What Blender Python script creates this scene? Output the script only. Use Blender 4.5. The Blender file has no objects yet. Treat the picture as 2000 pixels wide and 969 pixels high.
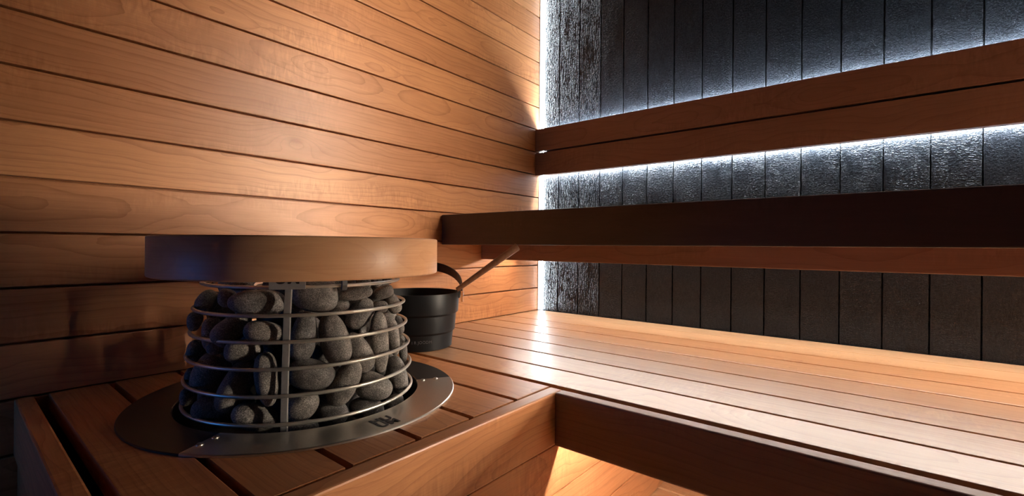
import bpy, bmesh, math, random
from mathutils import Vector, Matrix

# ------------------------------------------------------------------ scale
# One plan unit is one cladding board, 10 cm.  Plan origin: the corner of the
# wooden and the charred wall, at the height of the camera (68 cm over the floor).
S = 0.1
ZF = 6.78
def V(x, y, z): return Vector((x * S, y * S, (z + ZF) * S))
C = bpy.context.scene.collection
scene = bpy.context.scene

# ------------------------------------------------------------------ camera
cam_d = bpy.data.cameras.new('camera')
cam = bpy.data.objects.new('camera', cam_d); C.objects.link(cam)
YAW, ROLL = 0.6847, 0.0087
Rv = Vector((math.cos(YAW), math.sin(YAW), 0)); Fv = Vector((-math.sin(YAW), math.cos(YAW), 0)); Uv = Vector((0, 0, 1))
R2 = Rv * math.cos(ROLL) + Uv * math.sin(ROLL); U2 = Uv * math.cos(ROLL) - Rv * math.sin(ROLL)
M = Matrix((R2, U2, -Fv)).transposed().to_4x4(); M.translation = V(12.1988, -16.8752, 0)
cam.matrix_world = M
cam_d.sensor_width = 36.0; cam_d.lens = 36.0 * 908.07 / 2000.0
cam_d.shift_y = -3.2 / 2000.0
cam_d.clip_start = 0.01
scene.camera = cam

# ------------------------------------------------------------------ world, exposure
w = bpy.data.worlds.new('world'); scene.world = w; w.use_nodes = True
w.node_tree.nodes['Background'].inputs[0].default_value = (0.02, 0.02, 0.024, 1)
w.node_tree.nodes['Background'].inputs[1].default_value = 0.2
scene.view_settings.view_transform = 'Standard'; scene.view_settings.look = 'None'
scene.view_settings.gamma = 1.0; scene.view_settings.use_curve_mapping = False
scene.view_settings.exposure = 0.0

LED_CORNER = 5.0        # strip standing in the near corner
LED_FAR = 1850.0          # strip standing in the far right corner
LED_FAR_LOW = 3200.0     # the same strip below the upper bench
LED_BACK_UP = 560.0       # behind the backrest, upwards
LED_BACK_DOWN = 680.0     # behind the backrest, towards the charred wall
LED_UPPER = 84.0         # under the upper bench
LED_LOWER = 260.0         # under the lower bench
COOL = (0.80, 0.92, 1.0); NEUTRAL = (1.0, 0.95, 0.88); WARM = (1.0, 0.86, 0.68)

# blue lamp on the front-left side of the room, low, shining at the heater
bl = bpy.data.lights.new('blue_lamp', 'AREA'); bl.shape = 'DISK'; bl.size = 0.35; bl.energy = 0.6; bl.color = (0.03, 0.28, 1.0)
blo = bpy.data.objects.new('blue_lamp', bl); C.objects.link(blo); blo.location = V(1.2, -21.5, -2.2)
blo.rotation_euler = (V(3.2, -13.5, -2.0) - V(1.2, -21.5, -2.2)).to_track_quat('-Z', 'Y').to_euler()

# ------------------------------------------------------------------ node helpers
class N:
    def __init__(s, name):
        s.m = bpy.data.materials.new(name); s.m.use_nodes = True
        s.t = s.m.node_tree; s.t.nodes.clear()
        s.out = s.n('ShaderNodeOutputMaterial'); s.b = s.n('ShaderNodeBsdfPrincipled')
        s.l(s.b.outputs[0], s.out.inputs[0])
    def n(s, typ, **kw):
        nd = s.t.nodes.new(typ)
        for k, v in kw.items(): setattr(nd, k, v)
        return nd
    def l(s, a, b): s.t.links.new(a, b)
    def set(s, sock, v):
        if hasattr(v, 'is_linked') or hasattr(v, 'links'): s.l(v, sock)
        else: sock.default_value = v
    def math(s, op, a, b=0.0, c=None):
        nd = s.n('ShaderNodeMath', operation=op)
        s.set(nd.inputs[0], a); s.set(nd.inputs[1], b)
        if c is not None: s.set(nd.inputs[2], c)
        return nd.outputs[0]
    def comb(s, x, y, z):
        nd = s.n('ShaderNodeCombineXYZ')
        for i, v in enumerate((x, y, z)): s.set(nd.inputs[i], v)
        return nd.outputs[0]
    def vmul(s, v, t):
        nd = s.n('ShaderNodeVectorMath', operation='MULTIPLY'); s.l(v, nd.inputs[0]); nd.inputs[1].default_value = t
        return nd.outputs[0]
    def noise(s, v, scale, detail=3.0, rough=0.5, dist=0.0):
        nd = s.n('ShaderNodeTexNoise'); s.l(v, nd.inputs['Vector']); nd.inputs['Scale'].default_value = scale
        nd.inputs['Detail'].default_value = detail; nd.inputs['Roughness'].default_value = rough; nd.inputs['Distortion'].default_value = dist
        return nd.outputs['Fac']
    def ramp(s, f, stops):
        nd = s.n('ShaderNodeValToRGB'); s.l(f, nd.inputs[0]); e = nd.color_ramp.elements
        while len(e) < len(stops): e.new(0.5)
        for i, (p, c) in enumerate(stops): e[i].position = p; e[i].color = (*c, 1)
        return nd.outputs[0]
    def mix(s, f, a, b, typ='MIX'):
        nd = s.n('ShaderNodeMix', data_type='RGBA', blend_type=typ); s.set(nd.inputs[0], f)
        for i, v in ((6, a), (7, b)):
            if isinstance(v, tuple): nd.inputs[i].default_value = (*v, 1)
            else: s.l(v, nd.inputs[i])
        return nd.outputs[2]
    def bump(s, h, strength, dist):
        nd = s.n('ShaderNodeBump'); nd.inputs['Strength'].default_value = strength; nd.inputs['Distance'].default_value = dist
        s.l(h, nd.inputs['Height']); s.l(nd.outputs[0], s.b.inputs['Normal'])

def wood_mat(name, light, dark, rough=0.42, spec=0.45, rings=0.22):
    k = N(name)
    a = k.n('ShaderNodeAttribute', attribute_name='grain'); g = a.outputs['Vector']
    tone = k.n('ShaderNodeAttribute', attribute_name='tone').outputs['Fac']
    sp = k.n('ShaderNodeSeparateXYZ'); k.l(g, sp.inputs[0]); u, v, d = sp.outputs
    # growth rings of a flat-sawn board: a slice through a log whose heart wanders along the board
    wander = k.noise(k.vmul(g, (2.2, 0.0, 0.0)), 1.0, 2.0)
    wob = k.noise(k.vmul(g, (7.0, 16.0, 16.0)), 1.0, 3.0)
    heart = k.math('ADD', d, k.math('MULTIPLY', k.math('SUBTRACT', wander, 0.5), 0.16))
    r = k.math('SQRT', k.math('ADD', k.math('MULTIPLY', v, v), k.math('MULTIPLY', heart, heart)))
    r = k.math('ADD', r, k.math('MULTIPLY', wob, 0.016))
    ps = k.n('ShaderNodeSeparateXYZ'); k.l(k.n('ShaderNodeNewGeometry').outputs['Position'], ps.inputs[0])   # the one knot, in the wall over the heater
    kv = V(0, -10.99, 2.74)
    kd = k.math('ADD', k.math('POWER', k.math('ABSOLUTE', k.math('MULTIPLY', k.math('SUBTRACT', ps.outputs[1], kv.y), 16.0)), 2.0),
                k.math('POWER', k.math('ABSOLUTE', k.math('MULTIPLY', k.math('SUBTRACT', ps.outputs[2], kv.z), 36.0)), 2.0))
    kd = k.math('ADD', kd, k.math('MULTIPLY', k.math('ABSOLUTE', ps.outputs[0]), 200.0))
    knot = k.math('POWER', 2.718, k.math('MULTIPLY', kd, -0.8)); core = k.math('POWER', 2.718, k.math('MULTIPLY', kd, -14.0))
    r = k.math('ADD', r, k.math('MULTIPLY', knot, 0.05))
    rr = k.math('ADD', k.math('MULTIPLY', r, 85.0), k.math('MULTIPLY', k.noise(k.comb(k.math('MULTIPLY', r, 30.0), 0.0, 0.0), 1.0, 2.0), 3.0))
    saw = k.math('FRACT', rr)
    ring = k.math('POWER', saw, 5.0)                       # a soft early wood ending in a thin late-wood line
    fibre = k.noise(k.vmul(g, (9.0, 420.0, 420.0)), 1.0, 4.0, 0.65)
    streak = k.noise(k.vmul(g, (3.0, 70.0, 70.0)), 1.0, 3.0, 0.6)
    cloud = k.noise(k.vmul(g, (4.0, 12.0, 12.0)), 1.0, 4.0, 0.6, 0.6)
    figure = k.noise(k.vmul(g, (85.0, 22.0, 12.0)), 1.0, 2.0, 0.5, 1.2)
    patch = k.n('ShaderNodeMapRange'); k.l(k.noise(k.vmul(g, (3.3, 11.0, 9.0)), 1.0, 2.0), patch.inputs[0]); patch.inputs[1].default_value = 0.5; patch.inputs[2].default_value = 0.68
    f = k.math('ADD', k.math('ADD', k.math('MULTIPLY', ring, rings), k.math('MULTIPLY', core, 0.35)), k.math('MULTIPLY', fibre, 0.3))
    f = k.math('ADD', f, k.math('MULTIPLY', streak, 0.25))
    f = k.math('ADD', f, k.math('MULTIPLY', cloud, 0.38))
    f = k.math('ADD', f, k.math('MULTIPLY', k.math('MULTIPLY', k.math('SUBTRACT', figure, 0.5), patch.outputs[0]), 0.7))
    f = k.math('ADD', f, k.math('MULTIPLY', k.math('SUBTRACT', tone, 0.5), 0.22))
    mid = tuple((p + q) / 2 for p, q in zip(light, dark))
    col = k.ramp(f, [(0.28, light), (0.52, mid), (0.85, dark)])
    k.l(col, k.b.inputs['Base Color'])
    k.l(k.math('ADD', k.math('MULTIPLY', fibre, 0.22), rough - 0.11), k.b.inputs['Roughness'])
    k.b.inputs['Specular IOR Level'].default_value = spec
    k.bump(k.math('ADD', k.math('MULTIPLY', fibre, 0.7), k.math('MULTIPLY', ring, 0.3)), 0.25, 0.0006)
    return k.m

def charred_mat():
    k = N('charred_timber')
    a = k.n('ShaderNodeAttribute', attribute_name='grain'); g = a.outputs['Vector']
    tone = k.n('ShaderNodeAttribute', attribute_name='tone').outputs['Fac']
    warp = k.n('ShaderNodeTexNoise'); k.l(k.vmul(g, (18.0, 18.0, 18.0)), warp.inputs['Vector']); warp.inputs['Scale'].default_value = 1.0
    warp.inputs['Detail'].default_value = 3.0
    wv = k.n('ShaderNodeVectorMath', operation='MULTIPLY_ADD'); k.l(warp.outputs['Color'], wv.inputs[0])
    wv.inputs[1].default_value = (0.014, 0.014, 0.014); k.l(g, wv.inputs[2])
    def cells(scale):
        vo = k.n('ShaderNodeTexVoronoi', feature='DISTANCE_TO_EDGE'); k.l(k.vmul(wv.outputs[0], scale), vo.inputs['Vector'])
        vo.inputs['Scale'].default_value = 1.0
        return k.math('MINIMUM', k.math('MULTIPLY', vo.outputs['Distance'], 9.0), 1.0)
    squares = k.math('MULTIPLY_ADD', cells((165.0, 85.0, 60.0)), 0.75, k.math('MULTIPLY', cells((330.0, 170.0, 90.0)), 0.25))   # alligator scales
    streaks = k.math('MULTIPLY_ADD', cells((26.0, 150.0, 60.0)), 0.8, k.math('MULTIPLY', cells((80.0, 260.0, 90.0)), 0.2))         # long cracks along the board
    sel = k.n('ShaderNodeMapRange'); k.l(tone, sel.inputs[0]); sel.inputs[1].default_value = 0.12; sel.inputs[2].default_value = 0.2
    big = k.noise(k.vmul(g, (9.0, 22.0, 9.0)), 1.0, 3.0)
    fade = k.n('ShaderNodeMapRange'); k.l(big, fade.inputs[0]); fade.inputs[1].default_value = 0.1; fade.inputs[2].default_value = 0.5
    brk = k.n('ShaderNodeMapRange'); k.l(k.noise(g, 160.0, 2.0, 0.6), brk.inputs[0]); brk.inputs[1].default_value = 0.3; brk.inputs[2].default_value = 0.55
    scale_h = k.mix(sel.outputs[0], streaks, squares)
    fine = k.noise(k.vmul(g, (60.0, 420.0, 300.0)), 1.0, 3.0, 0.6)
    speck = k.noise(g, 620.0, 3.0, 0.7)
    h = k.math('MULTIPLY', scale_h, k.math('MULTIPLY_ADD', k.math('MULTIPLY', fade.outputs[0], brk.outputs[0]), 0.9, 0.1))
    h = k.math('ADD', h, k.math('MULTIPLY', fine, 0.14))
    h = k.math('ADD', h, k.math('MULTIPLY', speck, 0.16))
    col = k.ramp(fine, [(0.3, (0.008, 0.0095, 0.012)), (0.75, (0.02, 0.023, 0.029))])
    k.l(col, k.b.inputs['Base Color'])
    k.l(k.math('ADD', k.math('MULTIPLY', speck, 0.2), 0.16), k.b.inputs['Roughness'])
    k.b.inputs['Specular IOR Level'].default_value = 0.26
    corner = k.math('MULTIPLY_ADD', k.math('LESS_THAN', tone, 0.12), 0.3, 0.6)   # deeper cracks on the boards by the corner
    h = k.math('MULTIPLY', h, corner)
    k.bump(h, 0.8, 0.0014)
    return k.m

def stone_mat():
    k = N('basalt')
    tc = k.n('ShaderNodeTexCoord').outputs['Object']
    rnd = k.n('ShaderNodeObjectInfo').outputs['Random']
    off = k.n('ShaderNodeVectorMath', operation='ADD'); k.l(tc, off.inputs[0]); k.l(k.comb(k.math('MULTIPLY', rnd, 7.0), rnd, 0.0), off.inputs[1])
    o = off.outputs[0]
    sp = k.noise(o, 620.0, 3.0, 0.7); big = k.noise(o, 45.0, 3.0); pit = k.noise(o, 230.0, 2.0, 0.5)
    f = k.math('ADD', k.math('MULTIPLY', sp, 0.75), k.math('MULTIPLY', big, 0.35))
    col = k.ramp(f, [(0.4, (0.05, 0.047, 0.045)), (0.55, (0.14, 0.13, 0.123)), (0.72, (0.5, 0.465, 0.44))])
    tint = k.ramp(rnd, [(0.0, (0.7, 0.69, 0.7)), (1.0, (1.1, 1.04, 0.98))])
    k.l(k.mix(1.0, col, tint, 'MULTIPLY'), k.b.inputs['Base Color'])
    k.l(k.math('ADD', k.math('MULTIPLY', sp, 0.3), 0.42), k.b.inputs['Roughness'])
    k.bump(k.math('ADD', k.math('MULTIPLY', sp, 0.6), k.math('MULTIPLY', pit, 0.7)), 0.8, 0.0016)
    return k.m

def plain(name, col, rough, metal=0.0, spec=0.5, noise=0.0, nscale=60.0):
    k = N(name); tc = k.n('ShaderNodeTexCoord').outputs['Object']
    nz = k.noise(tc, nscale, 3.0)
    k.l(k.ramp(nz, [(0.3, tuple(c * (1 - noise) for c in col)), (0.7, tuple(min(1, c * (1 + noise)) for c in col))]), k.b.inputs['Base Color'])
    k.l(k.math('ADD', k.math('MULTIPLY', nz, 0.08), rough - 0.04), k.b.inputs['Roughness'])
    k.b.inputs['Metallic'].default_value = metal; k.b.inputs['Specular IOR Level'].default_value = spec
    return k.m

def glow(name, col, strength):
    k = N(name); k.b.inputs['Base Color'].default_value = (0.8, 0.8, 0.8, 1)
    k.b.inputs['Emission Color'].default_value = (*col, 1); k.b.inputs['Emission Strength'].default_value = strength
    return k.m

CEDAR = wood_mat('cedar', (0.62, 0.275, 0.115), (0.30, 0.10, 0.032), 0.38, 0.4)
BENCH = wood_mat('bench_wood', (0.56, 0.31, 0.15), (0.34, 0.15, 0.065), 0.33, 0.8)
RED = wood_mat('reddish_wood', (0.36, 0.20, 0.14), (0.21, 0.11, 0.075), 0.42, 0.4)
DUSK = wood_mat('shaded_fascia_wood', (0.105, 0.072, 0.066), (0.065, 0.044, 0.042), 0.45, 0.35, 0.08)  # reddish wood darkened: shade of the unlit upper front board put into colour
DARKWOOD = wood_mat('dark_stained_boards', (0.035, 0.024, 0.018), (0.015, 0.010, 0.008), 0.5, 0.4)
HOOP = wood_mat('hoop_wood', (0.66, 0.36, 0.19), (0.44, 0.20, 0.09), 0.4, 0.4, 0.08)
CHAR = charred_mat(); BASALT = stone_mat()
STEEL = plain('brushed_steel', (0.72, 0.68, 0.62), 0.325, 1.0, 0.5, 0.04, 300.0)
DARKSTEEL = plain('dark_steel', (0.05, 0.045, 0.042), 0.36, 0.6, 0.4, 0.1, 200.0)  # darker steel for the rear part of the flange
ROD = plain('dull_steel', (0.34, 0.32, 0.31), 0.4, 0.35, 0.5, 0.06, 200.0)
WIRE = plain('steel_wire', (0.62, 0.57, 0.50), 0.36, 0.75, 0.5, 0.06, 200.0)
BLACK = plain('black_metal', (0.012, 0.012, 0.013), 0.45)
BUCKET = plain('black_enamel', (0.005, 0.005, 0.006), 0.42, 0.0, 0.25, 0.1)
DARK = plain('dark_void_board', (0.012, 0.009, 0.008), 0.8)
STRAPM = plain('brown_leather', (0.05, 0.026, 0.016), 0.55, 0.0, 0.4, 0.2)
ALU = plain('aluminium', (0.5, 0.5, 0.5), 0.4, 1.0)
INK = plain('black_engraving', (0.012, 0.01, 0.012), 0.5)
PRINT = plain('grey_print', (0.07, 0.07, 0.075), 0.5)

# ------------------------------------------------------------------ mesh helpers
rng = random.Random(11)
class MB:
    """collects pieces in plan units and links them as ONE mesh with 'grain' and 'tone' attributes"""
    def __init__(s, origin=(0, 0, 0)): s.v = []; s.f = []; s.g = []; s.t = []; s.o = Vector(origin); s.smooth = []
    def add(s, verts, faces, grain=None, tone=0.5, smooth=False):
        b = len(s.v); s.v += [Vector(p) for p in verts]; s.f += [[b + i for i in f] for f in faces]
        s.g += grain if grain else [Vector(p) * S for p in verts]; s.t += [tone] * len(verts); s.smooth += [smooth] * len(faces)
    def box(s, lo, hi, axis=0, bevel=0.03, tone=None, heart=None):
        bm = bmesh.new(); bmesh.ops.create_cube(bm, size=1.0)
        lo, hi = Vector(lo), Vector(hi); c = (lo + hi) / 2; e = hi - lo
        for q in bm.verts: q.co = Vector(q.co[i] * e[i] + c[i] for i in range(3))
        if bevel: bmesh.ops.bevel(bm, geom=bm.edges[:], offset=min(bevel, min(e) * 0.45), segments=2, affect='EDGES', profile=0.6)
        bm.verts.index_update()
        o2 = [i for i in range(3) if i != axis]
        if e[o2[0]] < e[o2[1]]: o2.reverse()
        du = rng.uniform(0, 40); dv, dw = heart if heart else (rng.uniform(-0.07, 0.07), rng.choice((-1, 1)) * rng.uniform(0.015, 0.07))
        g = [Vector(((p.co[axis]) * S + du, (p.co[o2[0]] - c[o2[0]]) * S + dv, (p.co[o2[1]] - c[o2[1]]) * S + dw)) for p in bm.verts]
        s.add([p.co.copy() for p in bm.verts], [[q.index for q in f.verts] for f in bm.faces], g, rng.random() if tone is None else tone)
        bm.free()
    def quad(s, pts): s.add(pts, [[0, 1, 2, 3]])
    def tube(s, path, rad, n=10, closed=False, flat=None):
        """round bar along path; rad a number or list; flat=(w,h,normals) makes a flat strip section"""
        P = [Vector(p) for p in path]; m = len(P); vs = []; fs = []
        for i in range(m):
            a = P[(i - 1) % m] if closed or i else P[0]; b = P[(i + 1) % m] if closed or i < m - 1 else P[-1]
            t = (b - a).normalized(); r = rad[i] if isinstance(rad, (list, tuple)) else rad
            ref = Vector((0, 0, 1)) if abs(t.z) < 0.95 else Vector((1, 0, 0))
            x = t.cross(ref).normalized(); y = x.cross(t)
            for k in range(n):
                q = 2 * math.pi * k / n; vs.append(P[i] + (x * math.cos(q) + y * math.sin(q)) * r)
        for i in range(m if closed else m - 1):
            j = (i + 1) % m
            for k in range(n): fs.append([i * n + k, i * n + (k + 1) % n, j * n + (k + 1) % n, j * n + k])
        if not closed: fs += [list(range(n))[::-1], [(m - 1) * n + k for k in range(n)]]
        s.add(vs, fs, smooth=True)
    def strip(s, path, widths, normals, half_w, half_t):
        """flat strap: path points, width directions, surface normals"""
        vs = []; fs = []; m = len(path)
        for p, wd, nn in zip(path, widths, normals):
            p, wd, nn = Vector(p), Vector(wd), Vector(nn)
            for a, b in ((-1, -1), (-.8, 1), (.8, 1), (1, -1)): vs.append(p + wd * half_w * a + nn * half_t * b)
        for i in range(m - 1):
            for k in range(4): fs.append([i * 4 + k, i * 4 + (k + 1) % 4, (i + 1) * 4 + (k + 1) % 4, (i + 1) * 4 + k])
        fs += [[3, 2, 1, 0], [(m - 1) * 4 + k for k in range(4)]]
        s.add(vs, fs)
    def lathe(s, prof, n=64, cx=0, cy=0, closed=False, wood=False):
        vs = []; fs = []; m = len(prof); g = []
        for k in range(n + (1 if wood else 0)):
            q = 2 * math.pi * k / n
            for r, z in prof:
                vs.append((cx + r * math.cos(q), cy + r * math.sin(q), z))
                g.append(Vector((q * 0.245, z * S + 0.02, (r - 2.4) * S + 0.035)))
        tot = n if not wood else n
        for k in range(tot):
            j = (k + 1) % n if not wood else k + 1
            for i in range(m if closed else m - 1):
                i2 = (i + 1) % m; fs.append([k * m + i, j * m + i, j * m + i2, k * m + i2])
        s.add(vs, fs, g if wood else None, 0.35, True)
    def build(s, name, mat, parent=None, sharp=35):
        me = bpy.data.meshes.new(name)
        me.from_pydata([((p.x - s.o.x) * S, (p.y - s.o.y) * S, (p.z - s.o.z) * S) for p in s.v], [], s.f); me.update()
        at = me.attributes.new('grain', 'FLOAT_VECTOR', 'POINT'); at.data.foreach_set('vector', [c for g in s.g for c in g])
        at = me.attributes.new('tone', 'FLOAT', 'POINT'); at.data.foreach_set('value', s.t)
        bm = bmesh.new(); bm.from_mesh(me); bmesh.ops.recalc_face_normals(bm, faces=bm.faces[:]); bm.to_mesh(me); bm.free()
        me.set_sharp_from_angle(angle=math.radians(sharp))
        me.polygons.foreach_set('use_smooth', s.smooth)
        me.materials.append(mat)
        o = bpy.data.objects.new(name, me); C.objects.link(o)
        if parent: o.parent = parent
        else: o.location = V(*s.o)
        return o

def thing(name, label, cat, at, group=None):
    o = bpy.data.objects.new(name, None); C.objects.link(o); o.location = V(*at); o.empty_display_size = 0.05
    o['label'] = label; o['category'] = cat
    if group: o['group'] = group
    return o
def tag(o, label, cat, group=None):
    o['label'] = label; o['category'] = cat
    if group: o['group'] = group
    return o
def structure(o): o['kind'] = 'structure'; return o

# ------------------------------------------------------------------ room shell
XR, YF, ZC = 22.8, -26.0, 13.6
b = MB()
for k in range(-11, 10):
    z0 = 4.1717 + k
    b.box((-0.2, YF, z0 + 0.022), (0, 0, z0 + 0.978), axis=1, bevel=0.018)
b.box((-0.4, YF, -ZF), (-0.2, 0.4, ZC), axis=1, bevel=0, tone=0.9)
structure(b.build('wall_left', CEDAR))
b = MB()
for k in range(0, 23):
    b.box((k + 0.018, 0.0, -ZF), (min(k + 0.982, XR), 0.25, ZC), axis=2, bevel=0.014, tone=(0.1 if k < 3 else 0.15 + 0.85 * rng.random()), heart=(rng.uniform(0, 9), rng.uniform(0, 9)))
b.box((-0.2, 0.2, -ZF), (XR, 0.4, ZC), axis=2, bevel=0)
structure(b.build('wall_back', CHAR))
b = MB()
for k in range(-11, 10): b.box((XR, YF, 4.1717 + k + 0.016), (XR + 0.3, 0.4, 4.1717 + k + 0.984), axis=1, bevel=0.02)
structure(b.build('wall_right', DARKWOOD))
b = MB()
for k in range(-11, 10): b.box((0, YF - 0.3, 4.1717 + k + 0.016), (XR, YF, 4.1717 + k + 0.984), axis=0, bevel=0.02)
structure(b.build('wall_front', DARKWOOD))
b = MB()
for k in range(0, 23): b.box((k + 0.016, YF, ZC), (min(k + 0.984, XR), 0, ZC + 0.3), axis=1, bevel=0.02)
structure(b.build('ceiling', DARKWOOD))
b = MB()
for k in range(0, 24): b.box((0, -4.03 - 0.97 - 1.0 * (k - 4), -ZF - 0.3), (XR, -4.06 - 1.0 * (k - 4), -ZF), axis=0, bevel=0.03)
structure(b.build('floor', BENCH))

# ------------------------------------------------------------------ lower bench
ZB = -2.82
lb = thing('lower_bench', 'long lower bench of pale wooden slats running along the charred wall', 'bench', (11, -5, -ZF))
def MBl(p): return MB((p.location.x / S, p.location.y / S, p.location.z / S - ZF))
b = MBl(lb)
edges = [-0.08, -1.17, -2.29, -3.40, -4.52, -5.65, -6.78, -7.91, -8.99]
for i in range(8):
    y1, y0 = edges[i], edges[i + 1]
    gap = 0.033 if i > 1 else 0.008
    b.box((0.012, y0 + gap, ZB - 0.3), (XR, y1 - gap, ZB), axis=0, bevel=0.014)
b.build('slatted_seat', BENCH, lb)
b = MBl(lb); b.box((7.18, -9.38, -3.84), (XR, -9.12, ZB), axis=0, bevel=0.03, tone=0.4); b.build('front_fascia', RED, lb)
b = MBl(lb); b.box((7.2, -9.10, ZB - 0.43), (XR, -8.9, ZB - 0.16), axis=0, bevel=0.02, tone=0.8); b.build('shield_bearer', BENCH, lb)  # added under the slat gap to stop strip light leaking up

# ------------------------------------------------------------------ heater platform
hp = thing('heater_platform', 'boarded wooden platform around the stone heater, clad with horizontal boards', 'platform', (3.5, -12.5, -ZF))
def ring_cut_board(mb, x0, x1, y0, y1, z0, z1, cx, cy, r, tone):
    """a deck board with the round heater opening cut out of it, as boxes left and right of the hole with a curved end"""
    n = 14; ys = [y0 + (y1 - y0) * i / n for i in range(n + 1)]
    du, dv, dw = rng.uniform(0, 40), rng.uniform(-.06, .06), rng.uniform(.02, .06); cyb = (y0 + y1) / 2
    def gr(ps): return [Vector((p[0] * S + du, (p[1] - cyb) * S + dv, (p[2] - z1) * S + dw)) for p in ps]
    for side in (-1, 1):
        vs = []
        for y in ys:
            h = math.sqrt(max(r * r - (y - cy) ** 2, 0.0)); a = (x0, cx - h) if side < 0 else (cx + h, x1)
            vs += [(a[0], y, z0), (a[1], y, z0), (a[1], y, z1), (a[0], y, z1)]
        fs = [[0, 1, 2, 3], [n * 4 + 3, n * 4 + 2, n * 4 + 1, n * 4]]
        for i in range(n):
            for k in range(4): fs.append([i * 4 + k, i * 4 + (k + 1) % 4, i * 4 + 4 + (k + 1) % 4, i * 4 + 4 + k])
        mb.add(vs, fs, gr(vs), tone)
HX, HY = 3.53, -12.45
b = MBl(hp)
ed = [-9.05, -10.20, -11.36, -12.46, -13.58, -14.70, -15.66]
for i in range(6):
    y1, y0 = ed[i] - 0.056, ed[i + 1] + 0.056
    if i == 0: b.box((0.012, y0, ZB - 0.3), (6.86, y1, ZB), axis=0, bevel=0.015)
    elif i == 5: b.box((0.012, y0, ZB - 0.3), (6.86, y1, ZB), axis=0, bevel=0.015)
    else: ring_cut_board(b, 0.012, 6.86, y0, y1, ZB - 0.3, ZB, HX, HY, 2.3, rng.random())
b.build('deck', CEDAR, hp)
b = MBl(hp); b.box((6.9, -16.05, -3.84), (7.18, -9.12, ZB), axis=1, bevel=0.03, tone=0.25); b.build('front_fascia', CEDAR, hp)
b = MBl(hp); b.box((0.012, -16.05, -3.84), (6.87, -15.80, ZB), axis=0, bevel=0.03, tone=0.3); b.build('end_fascia', CEDAR, hp)
b = MBl(hp)
for k in range(3): b.box((6.9, -16.03, -4.815 - 0.975 * k), (7.15, -0.05, -3.865 - 0.975 * k), axis=1, bevel=0.02)
b.build('front_cladding', CEDAR, hp)
b = MBl(hp)
for k in range(3): b.box((0.012, -16.0, -4.815 - 0.975 * k), (6.88, -15.85, -3.865 - 0.975 * k), axis=0, bevel=0.02)
b.build('end_cladding', CEDAR, hp)
b = MBl(hp); b.box((0.05, -15.75, -4.0), (6.75, -9.2, -3.85), axis=0, bevel=0); b.build('under_tray', DARK, hp)

# ------------------------------------------------------------------ upper bench
ub = thing('upper_bench', 'shaded upper bench with broad wooden front board and lower skirt board behind', 'bench', (11, -3, 0.04))
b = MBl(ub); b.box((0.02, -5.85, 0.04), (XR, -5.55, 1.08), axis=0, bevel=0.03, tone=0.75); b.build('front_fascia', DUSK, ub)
b = MBl(ub)
for i in range(5):
    y1 = -0.9 - 0.92 * i; b.box((0.0, y1 - 0.88, 0.80), (XR, y1, 1.06), axis=0, bevel=0.03)
b.build('slatted_seat', BENCH, ub)
b = MBl(ub); b.box((0.02, -3.82, -0.5), (XR, -3.58, 0.78), axis=0, bevel=0.025, tone=0.45); b.build('skirt_board', RED, ub)
b = MBl(ub); b.box((0.02, -1.9, -0.25), (XR, -1.5, 0.79), axis=0, bevel=0.02, tone=0.6); b.build('shield_bearer', BENCH, ub)  # unseen, its depth shaped to shield the charred wall from the strip

# ------------------------------------------------------------------ backrest
br = thing('backrest', 'reddish brown backrest of two long horizontal boards lit from behind', 'backrest', (11, -0.3, 3.1))
b = MBl(br); b.box((0.02, -0.4, 4.17), (XR, -0.13, 5.14), axis=0, bevel=0.01, tone=0.4); b.build('board', RED, br)
b = MBl(br); b.box((0.02, -0.4, 3.11), (XR, -0.13, 4.10), axis=0, bevel=0.01, tone=0.65); b.build('board', RED, br)
b = MBl(br); b.box((0.45, -0.13, 3.55), (XR, -0.03, 5.0), axis=0, bevel=0, tone=0.9); b.build('batten', DARK, br)

# ------------------------------------------------------------------ LED strips
def led(name, label, at, ch_box, glow_box, col, strength):
    t = thing('led_strip', label, 'light', at)
    b = MBl(t); b.box(ch_box[0], ch_box[1], bevel=0); b.build('channel', ALU, t)
    b = MBl(t); b.box(glow_box[0], glow_box[1], bevel=0); b.build('diffuser', glow(name, col, strength), t)
    return t
led('glow_corner', 'upright white light strip glowing in the corner between wooden and charred walls', (0.1, -0.1, ZB),
    ((0.0, -0.11, ZB), (0.03, 0.0, ZC)), ((0.03, -0.07, ZB + 0.02), (0.19, 0.0, ZC - 0.02)), COOL, LED_CORNER)
lc = bpy.data.objects['led_strip']; b = MBl(lc); b.box((0.19, -0.06, ZB + .02), (0.2, 0.0, ZC - .02), bevel=0); b.build('light_bar', glow('glow_bar', COOL, 100.0), lc)
fl = led('glow_far', 'upright light strip in the far right-hand corner of the charred wall', (XR - 0.1, -0.8, 1.1),
    ((XR - 0.04, -0.86, 1.1), (XR, -0.66, ZC)), ((XR - 0.06, -0.82, 1.12), (XR - 0.04, -0.70, ZC - 0.02)), WARM, LED_FAR)
b = MBl(fl); b.box((XR - 0.04, -0.86, ZB), (XR, -0.66, 0.75), bevel=0); b.build('channel', ALU, fl)
b = MBl(fl); b.box((XR - 0.06, -0.82, ZB + .02), (XR - 0.04, -0.70, 0.73), bevel=0); b.build('diffuser', glow('glow_far_low', WARM, LED_FAR_LOW), fl)
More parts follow.
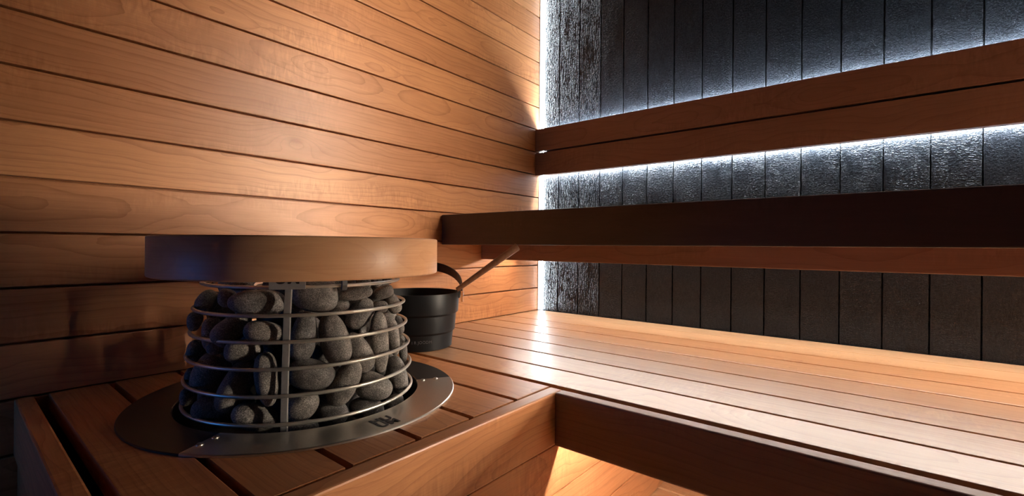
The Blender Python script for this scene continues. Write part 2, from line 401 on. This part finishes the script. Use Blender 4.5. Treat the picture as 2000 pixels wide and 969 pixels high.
def fin(p0, p1, z0=1.1, ZC=ZC):  # unseen fins added to cut the far strip's light along the walls
    b = MBl(fl); (xa, ya), (xb, yb) = p0, p1
    b.add([(xa, ya, z0), (xb, yb, z0), (xb, yb - .02, z0), (xa, ya - .02, z0), (xa, ya, ZC), (xb, yb, ZC), (xb, yb - .02, ZC), (xa, ya - .02, ZC)],
      [[0, 1, 2, 3], [7, 6, 5, 4], [0, 4, 5, 1], [1, 5, 6, 2], [2, 6, 7, 3], [3, 7, 4, 0]]); b.build('fin', BLACK, fl)
fin((XR, -0.62), (XR - .34, -0.80)); fin((XR, -0.62), (XR - .34, -0.80), ZB, 0.75); fin((XR, -0.90), (XR - .46, -0.985))
led('glow_up', 'light strip behind the top of the backrest washing the charred wall upwards', (11, -0.1, 5.0),
    ((0.1, -0.125, 5.003), (XR - 0.3, -0.03, 5.03)), ((0.1, -0.115, 5.03), (XR - 0.3, -0.045, 5.075)), COOL, LED_BACK_UP)
led('glow_down', 'light strip behind the lower edge of the backrest facing the charred wall', (11, -0.18, 3.3),
    ((0.1, -0.128, 3.2), (XR - 0.3, -0.115, 3.34)), ((0.1, -0.115, 3.21), (XR - 0.3, -0.085, 3.33)), COOL, LED_BACK_DOWN)
led('glow_upper', 'light strip under the upper bench shining down on the lower bench', (11, -2.0, -0.1),
    ((0.1, -2.0, -0.06), (XR - 0.3, -1.903, -0.03)), ((0.1, -1.99, -0.17), (XR - 0.3, -1.91, -0.06)), NEUTRAL, LED_UPPER)
led('glow_lower', 'light strip hidden under the front of the lower bench lighting the cladding', (15, -8.3, -3.1),
    ((7.3, -8.81, ZB - 0.33), (XR - 0.3, -8.69, ZB - 0.30)), ((7.3, -8.80, ZB - 0.37), (XR - 0.3, -8.70, ZB - 0.33)), NEUTRAL, LED_LOWER)

# ------------------------------------------------------------------ heater
ht = thing('sauna_heater', 'round steel wire heater full of dark stones sunk in the platform', 'heater', (HX, HY, ZB))
ZP = ZB + 0.04
def arc_plate(mb, r0, r1, z0, z1, a0, a1, n=72):
    vs = []; fs = []; e = 0.012
    pr = [(r0, z0), (r0, z1 - e), (r0 + e, z1), (r1 - e, z1), (r1, z1 - e), (r1, z0)]; m = len(pr)
    for k in range(n + 1):
        q = math.radians(a0 + (a1 - a0) * k / n)
        vs += [(HX + r * math.cos(q), HY + r * math.sin(q), z) for r, z in pr]
    for k in range(n):
        for i in range(m): fs.append([k * m + i, (k + 1) * m + i, (k + 1) * m + (i + 1) % m, k * m + (i + 1) % m])
    fs += [list(range(m))[::-1], [n * m + i for i in range(m)]]
    mb.add(vs, fs)
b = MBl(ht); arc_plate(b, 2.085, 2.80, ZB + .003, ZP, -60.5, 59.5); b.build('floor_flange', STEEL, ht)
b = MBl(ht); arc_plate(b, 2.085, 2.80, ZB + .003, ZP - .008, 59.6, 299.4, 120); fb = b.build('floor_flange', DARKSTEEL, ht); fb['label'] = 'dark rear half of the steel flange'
b = MBl(ht); b.lathe([(0.0, ZB - 0.9), (2.08, ZB - 0.9), (2.08, ZB - 0.002), (2.12, ZB - 0.002), (2.12, ZB - 0.93), (0.0, ZB - 0.93)], 64, HX, HY)
b.build('well', BLACK, ht)
b = MBl(ht); b.lathe([(0.0, ZB - 0.88), (0.85, ZB - 0.88), (0.85, -0.75), (0.0, -0.75)], 48, HX, HY)
b.build('inner_core', BLACK, ht)
RZ = [-0.67, -1.10, -1.50, -1.90, -2.30, -2.72]; RR = [1.72, 1.835, 1.88, 1.93, 1.965, 1.99]
for z, r in zip(RZ, RR):
    b = MBl(ht); b.tube([(HX + (r - .029) * math.cos(q), HY + (r - .029) * math.sin(q), z) for q in [2 * math.pi * i / 96 for i in range(96)]], 0.029, 10, closed=True)
    b.build('ring', WIRE, ht)
for az in (-36.4, 83.6, 203.6):
    q = math.radians(az); ca, sa = math.cos(q), math.sin(q); b = MBl(ht)
    zs = [-0.62] + RZ[1:] + [ZB - 0.85]; rs = [RR[0]] + RR[1:] + [2.0]
    path = [(HX + (r - .085) * ca, HY + (r - .085) * sa, z) for z, r in zip(zs, rs)]
    b.strip(path, [(-sa, ca, 0)] * len(path), [(ca, sa, 0)] * len(path), 0.055, 0.022); b.build('upright_rod', ROD, ht)
for az, r in ((57.2, 2.2), (58.1, 2.47), (-59.3, 2.515), (-58.6, 2.266)):
    q = math.radians(az); b = MBl(ht); b.lathe([(0.0, ZP + 0.03), (0.03, ZP + 0.028), (0.048, ZP + 0.012), (0.05, ZP)], 16, HX + r * math.cos(q), HY + r * math.sin(q)); b.build('screw', STEEL, ht)

def text_mesh(name, body, size, mat, parent, mtx, depth=0.0004, bold=0.0):
    cu = bpy.data.curves.new(name, 'FONT'); cu.body = body; cu.size = size; cu.extrude = depth; cu.offset = bold
    cu.align_x = 'CENTER'; cu.align_y = 'CENTER'; cu.space_line = 0.78; cu.space_character = 1.06
    tmp = bpy.data.objects.new(name, cu); C.objects.link(tmp)
    bpy.context.view_layer.update()
    me = bpy.data.meshes.new_from_object(tmp.evaluated_get(bpy.context.evaluated_depsgraph_get()))
    bpy.data.objects.remove(tmp); me.name = name; me.materials.clear(); me.materials.append(mat)
    me.transform(mtx); o = bpy.data.objects.new(name, me); C.objects.link(o); o.parent = parent
    return o
def frame(x, y, z, at): m = Matrix((Vector(x), Vector(y), Vector(z))).transposed().to_4x4(); m.translation = at; return m
# the maker's four letters on the flange, tops towards the stones
text_mesh('logo', 'HU\nUM', 0.024, INK, ht, frame((0, 1, 0), (-1, 0, 0), (0, 0, 1), Vector((2.50 * S, 0, 0.045 * S))), 0.0002, 0.0008)
# the same mark on a small plate on the top ring
q = math.radians(-36.4); ca, sa = math.cos(q), math.sin(q)
b = MBl(ht); rp = 1.72; n = Vector((ca, sa, 0)); t = Vector((-sa, ca, 0)); c0 = Vector((HX, HY, -0.44)) + n * rp
b.add([c0 + t * (sx * .26) + n * dn + Vector((0, 0, sz * .26)) for dn in (0, .03) for sx, sz in ((-1, -1), (1, -1), (1, 1), (-1, 1))],
      [[0, 1, 2, 3], [7, 6, 5, 4], [0, 4, 5, 1], [1, 5, 6, 2], [2, 6, 7, 3], [3, 7, 4, 0]])
bd = b.build('badge_plate', ROD, ht)
text_mesh('badge_letters', 'HU\nUM', 0.024, INK, bd, frame(t, (0, 0, 1), n, (c0 + n * .033 - Vector((HX, HY, ZB))) * S), 0.0002, 0.0008)

# wooden hoop round the top of the heater
hg = thing('heater_guard_hoop', 'broad round wooden guard hoop around the top of the stone heater', 'guard', (HX, HY, -0.53))
b = MBl(hg); zt, zb_ = 0.127, -0.535; ro, ri = 2.45, 2.23; e = 0.03
b.lathe([(ro, zb_ + e), (ro, zt - e), (ro - e * .3, zt - e * .3), (ro - e, zt), (ri + e, zt), (ri, zt - e), (ri, zb_ + e), (ri + e, zb_), (ro - e, zb_), (ro - e * .3, zb_ + e * .3)], 128, HX, HY, closed=True, wood=True)
b.build('hoop', HOOP, hg, 50)
for az in (-8.7, 111.3, 228.0):
    q = math.radians(az); ca, sa = math.cos(q), math.sin(q); b = MBl(hg)
    pr = [(ri + .01, -0.30), (1.95, -0.34), (1.83, -0.47), (1.775, -0.56), (1.775, -0.66), (1.76, -0.73), (1.70, -0.755), (1.64, -0.72)]
    path = [(HX + r * ca, HY + r * sa, z) for r, z in pr]; nr = []
    for i in range(len(pr)):
        a, c_ = pr[max(i - 1, 0)], pr[min(i + 1, len(pr) - 1)]; dr, dz = c_[0] - a[0], c_[1] - a[1]; L = math.hypot(dr, dz); nr.append((-dz / L * ca, -dz / L * sa, dr / L))
    b.strip(path, [(-sa, ca, 0)] * len(path), nr, 0.05, 0.012); b.build('bracket', BLACK, hg)

# ------------------------------------------------------------------ stones
# azimuth and radius in the cage, height, heading of the flat side, lean of the long axis, three half sizes
STONES = [
    (-22.6, 1.496, -0.824, 152.1, 0, 0.338, 0.255, 0.234),
    (-5.1, 1.387, -1.041, 149.4, -5, 0.156, 0.09, 0.077),
    (1.8, 1.614, -0.828, 147.6, -8, 0.261, 0.106, 0.092),
    (12.1, 1.429, -1.215, 147.0, -58, 0.285, 0.178, 0.148),
    (-28.8, 1.624, -1.447, 153.3, -80, 0.383, 0.177, 0.161),
    (-12.2, 1.669, -1.561, 149.9, 75, 0.413, 0.219, 0.202),
    (6.1, 1.562, -1.862, 147.2, 62, 0.352, 0.194, 0.177),
    (18.2, 1.728, -1.717, 144.8, 86, 0.486, 0.148, 0.125),
    (21.3, 1.668, -1.102, 144.7, 15, 0.132, 0.096, 0.087),
    (27.7, 1.621, -0.878, 144.4, -20, 0.182, 0.118, 0.112),
    (42.5, 1.677, -1.121, 143.2, 65, 0.215, 0.118, 0.112),
    (32.5, 1.767, -1.714, 143.2, 80, 0.322, 0.113, 0.107),
    (52.5, 1.765, -1.579, 142.5, 80, 0.177, 0.091, 0.087),
    (52.0, 1.844, -2.07, 142.0, 82, 0.255, 0.081, 0.077),
    (27.5, 1.719, -1.326, 143.8, 20, 0.086, 0.07, 0.066),
    (-24.9, 1.684, -2.072, 152.5, 22, 0.345, 0.241, 0.209),
    (-6.4, 1.744, -2.304, 148.6, -62, 0.368, 0.201, 0.177),
    (14.1, 1.728, -2.481, 145.3, 18, 0.296, 0.221, 0.197),
    (40.7, 1.776, -2.471, 142.7, 75, 0.338, 0.166, 0.158),
    (-28.7, 1.729, -2.552, 153.3, -40, 0.256, 0.189, 0.166),
    (-10.9, 1.497, -2.775, 150.1, 48, 0.254, 0.184, 0.166),
    (12.2, 1.609, -2.887, 146.1, 3, 0.276, 0.2, 0.179),
    (30.0, 1.833, -2.901, 143.0, -15, 0.161, 0.118, 0.112),
    (-28.6, 1.74, -2.886, 153.3, 8, 0.218, 0.112, 0.1),
    (10.2, 1.584, -0.653, 146.5, 0, 0.112, 0.091, 0.086),
    (21.1, 1.586, -0.662, 145.2, 10, 0.107, 0.086, 0.081),
    (37.3, 1.592, -0.665, 143.9, 0, 0.097, 0.075, 0.071),
    (-16.6, 1.373, -2.341, 151.3, 10, 0.222, 0.198, 0.178),
    (-54.5, 1.6, -0.939, 158.0, 5, 0.368, 0.186, 0.177),
    (-75.5, 1.616, -0.881, 160.9, 20, 0.156, 0.13, 0.124),
    (-107.5, 1.617, -1.006, 162.5, -60, 0.204, 0.143, 0.136),
    (-106.5, 1.789, -1.336, 163.5, -80, 0.15, 0.105, 0.1),
    (-85.7, 1.731, -1.408, 162.5, 80, 0.19, 0.116, 0.11),
    (-69.1, 1.68, -1.36, 160.5, -40, 0.297, 0.176, 0.167),
    (-48.9, 1.703, -1.383, 157.4, 15, 0.259, 0.163, 0.155),
    (-106.5, 1.781, -1.853, 163.5, -85, 0.196, 0.123, 0.117),
    (-89.0, 1.685, -2.126, 162.4, -50, 0.297, 0.241, 0.229),
    (-63.6, 1.741, -2.188, 160.0, -66, 0.393, 0.199, 0.187),
    (-46.0, 1.775, -2.092, 157.0, 85, 0.405, 0.157, 0.144),
    (-59.2, 1.738, -1.667, 159.3, 0, 0.239, 0.153, 0.143),
    (-105.8, 1.891, -2.583, 164.2, 88, 0.14, 0.095, 0.09),
    (-78.2, 1.759, -2.628, 162.0, 10, 0.322, 0.201, 0.191),
    (-52.6, 1.759, -2.686, 158.3, 25, 0.295, 0.186, 0.163),
    (-46.8, 1.582, -2.959, 156.7, 10, 0.115, 0.085, 0.08),
    (-77.5, 1.78, -1.652, 162.0, 0, 0.121, 0.098, 0.093),
    (-106.3, 1.821, -2.262, 163.7, 85, 0.141, 0.104, 0.099),
    (-47.1, 1.467, -2.408, 156.4, 60, 0.144, 0.12, 0.11),
    (-65.5, 1.605, -0.663, 159.7, 0, 0.144, 0.072, 0.069),
]
def make_stone(i, a, bb, cc):
    bm = bmesh.new(); bmesh.ops.create_icosphere(bm, subdivisions=4, radius=1.0)
    r_ = random.Random(100 + i)
    lob = [(Vector((r_.gauss(0, 1), r_.gauss(0, 1), r_.gauss(0, 1))).normalized(), r_.uniform(0.06, 0.17), r_.uniform(1.5, 3.0)) for _ in range(5)]
    taper = r_.uniform(-0.22, 0.22)
    for v in bm.verts:
        n = v.co.normalized(); s_ = 1.0
        p = 2.4; q = (abs(n.x) ** p + abs(n.y) ** p + abs(n.z) ** p) ** (-1 / p)
        for d, am, sh in lob: s_ -= am * max(0.0, n.dot(d)) ** sh * 0.7
        x, y, z = n * q * s_
        k = 1.0 + taper * x
        v.co = Vector((x * a, y * bb * k, z * cc * k)) * S * 1.15
    me = bpy.data.meshes.new('sauna_stone'); bm.to_mesh(me); bm.free()
    me.polygons.foreach_set('use_smooth', [True] * len(me.polygons)); me.materials.append(BASALT)
    return me
def row_of(z):
    for k, rz in enumerate(RZ):
        if z > rz - 0.0: return k
    return 6
placed = []
for i, (az, r, z, yaw, lean, a, bb, cc) in enumerate(STONES):
    o = bpy.data.objects.new('sauna_stone', make_stone(i, a, bb, cc)); C.objects.link(o)
    q = math.radians(az); r -= 0.055 if az > -98 else 0.01; o.location = V(HX + r * math.cos(q), HY + r * math.sin(q), z)
    y_ = math.radians(yaw); e3 = Vector((math.cos(y_), math.sin(y_), 0)); e1 = Vector((e3.y, -e3.x, 0)); e2 = Vector((0, 0, 1)); an = math.radians(lean)
    X = e1 * math.cos(an) - e2 * math.sin(an); Y = e1 * math.sin(an) + e2 * math.cos(an); Z = X.cross(Y)
    o.rotation_euler = Matrix((X, Y, Z)).transposed().to_euler()
    placed.append((o, az, z, lean, a, bb))
ORD = ['next', 'second', 'third', 'fourth', 'fifth', 'sixth', 'seventh', 'eighth']
PLACE = ['above the top wire ring', 'between first and second wire rings', 'between second and third wire rings', 'between third and fourth wire rings',
         'between fourth and fifth wire rings', 'between fifth and lowest wire rings', 'below the lowest wire ring']
for row in range(7):
    for side in (-1, 1):
        L = sorted([p for p in placed if row_of(p[2]) == row and (p[1] > -36.4) == (side > 0)], key=lambda p: side * p[1])
        for k, (o, az, z, lean, a, bb) in enumerate(L):
            shape = 'long' if a > 1.75 * bb else ('rounded' if a < 1.3 * bb else 'oval')
            stand = ' upright' if abs(lean) > 55 and shape != 'rounded' else ''
            tag(o, f'{shape}{stand} grey stone, {ORD[k]} {"right" if side > 0 else "left"} of the front rod, {PLACE[row]}', 'stone', 'dark stones piled inside the wire heater')

# a second layer, mostly hidden behind the first
r2 = random.Random(5); layer2 = []
inner_meshes = [make_stone(200 + k, 0.27, 0.18, 0.15) for k in range(5)]
for row in range(6):
    for k in range(14):
        az = k * 360 / 14 + row * 13 + r2.uniform(-5, 5); z = -0.72 - 0.40 * row + r2.uniform(-.05, .05)
        front = -102 < (az + 180) % 360 - 180 < 50
        if front and k % 2: continue
        rr_ = (1.08 if front else RR[min(row, 5)] - 0.36) + r2.uniform(-.03, .03)
        q = math.radians(az); o = bpy.data.objects.new('sauna_stone', inner_meshes[r2.randrange(5)]); C.objects.link(o)
        o.location = V(HX + rr_ * math.cos(q), HY + rr_ * math.sin(q), z)
        e3 = Vector((math.cos(q), math.sin(q), 0)); e1 = Vector((e3.y, -e3.x, 0)); an = r2.uniform(0, math.pi)
        X = e1 * math.cos(an) + Vector((0, 0, 1)) * math.sin(an); Y = Vector((0, 0, 1)) * math.cos(an) - e1 * math.sin(an)
        o.rotation_euler = Matrix((X, Y, X.cross(Y))).transposed().to_euler()
        tag(o, 'dark stone half hidden behind the outer stones inside the wire heater', 'stone', 'hidden stones inside the wire heater')

# ------------------------------------------------------------------ bucket and ladle
BX, BY = 1.8, -8.35
bk = thing('water_bucket', 'black tiered water bucket with arched strap handle behind the heater', 'bucket', (BX, BY, ZB))
b = MBl(bk); zr = -1.3
prof = [(0.0, ZB + .03), (0.90, ZB + .03), (0.93, ZB), (0.965, ZB + .02), (1.0, -2.40), (1.015, -2.375), (1.05, -2.345), (1.055, -2.32), (1.085, -1.90), (1.1, -1.875), (1.14, -1.845), (1.145, -1.82),
        (1.172, zr - .03), (1.165, zr), (1.13, zr), (1.125, zr - .03), (0.93, ZB + .12), (0.0, ZB + .10)]
b.lathe(prof, 96, BX, BY); b.build('body', BUCKET, bk, 25)
er = Vector((0.80, 0.60, 0)); ew = Vector((-0.60, 0.80, 0))
b = MBl(bk); path = []; wd = []; nr = []
n = 40; TL = math.radians(57); lean_v = Vector((0, 0, math.cos(TL))) + ew * math.sin(TL); wdir = ew * math.cos(TL) - Vector((0, 0, math.sin(TL)))
for i in range(n + 1):
    q = math.pi * i / n; cx_, sz_ = math.cos(q), math.sin(q)
    path.append(Vector((BX, BY, zr + .03)) + er * (1.25 * cx_) + lean_v * (1.22 * sz_))
    wd.append(wdir); nr.append((er * cx_ + lean_v * sz_).normalized())
b.strip(path, wd, nr, 0.165, 0.022); strap = b.build('strap_handle', STRAPM, bk)
for sgn in (1, -1):
    b = MBl(bk); c0 = Vector((BX, BY, zr)) + er * (1.27 * sgn)
    b.strip([c0 + Vector((0, 0, .03)), c0 + Vector((0, 0, -.27))], [ew] * 2, [er * sgn] * 2, 0.07, 0.028)
    tb = b.build('strap_end', CEDAR, bk); tb['label'] = 'light wooden strap end hanging outside the rim'
    b = MBl(bk); c1 = Vector((BX, BY, zr - .06)) + er * (1.17 * sgn)
    b.tube([c1, c1 + er * sgn * 0.14], 0.035, 12); b.build('rivet', STEEL, bk)
    b = MBl(bk); c2 = Vector((BX, BY, zr)) + er * (1.19 * sgn)
    b.strip([c2 + Vector((0, 0, .04)), c2 + Vector((0, 0, -.16))], [ew] * 2, [er * sgn] * 2, 0.09, 0.02); b.build('ear', BLACK, bk)
view_d = (Vector((12.2, -16.88, 0)) - Vector((BX, BY, 0))); view_d.z = 0; view_d.normalize(); side_d = Vector((-view_d.y, view_d.x, 0))
ang0 = 0.12
nn = (view_d * math.cos(ang0) + side_d * math.sin(ang0)); tt = Vector((-nn.y, nn.x, 0))
text_mesh('print', 'I R JOODM', 0.0105, PRINT, bk, frame(tt, (0, 0, 1), nn, (nn * 0.995 + Vector((0, 0, 0.26))) * S), 0.0003)

ld = thing('ladle', 'brown wooden ladle handle leaning out of the black bucket', 'ladle', (BX, BY, ZB + .12))
p0 = Vector((BX, BY, -2.35)) + er * 0.2; p1 = Vector((BX, BY, -1.17)) + er * 1.22 - ew * 0.12; p2 = Vector((BX, BY, 0.0)) + Vector((0.775, 0.632, 0)) * 2.83
b = MBl(ld); dirn = (p2 - p1).normalized()
b.tube([p1 - dirn * 0.1, p1 + (p2 - p1) * .3, p1 + (p2 - p1) * .6, p2 - dirn * .04, p2 - dirn * .012, p2], [.066, .078, .095, .112, .105, .075], 16); b.build('handle', wood_mat('dark_stained_wood', (0.20, 0.085, 0.04), (0.09, 0.035, 0.018)), ld)
b = MBl(ld); b.tube([p0, p1 - dirn * .05], .03, 10); b.build('shaft', BLACK, ld)
b = MBl(ld); b.lathe([(0.0, -2.68), (.25, -2.64), (.38, -2.5), (.42, -2.3), (.40, -2.3), (.36, -2.48), (.24, -2.61), (0.0, -2.65)], 32, BX - .1, BY - .08); b.build('bowl', BLACK, ld)
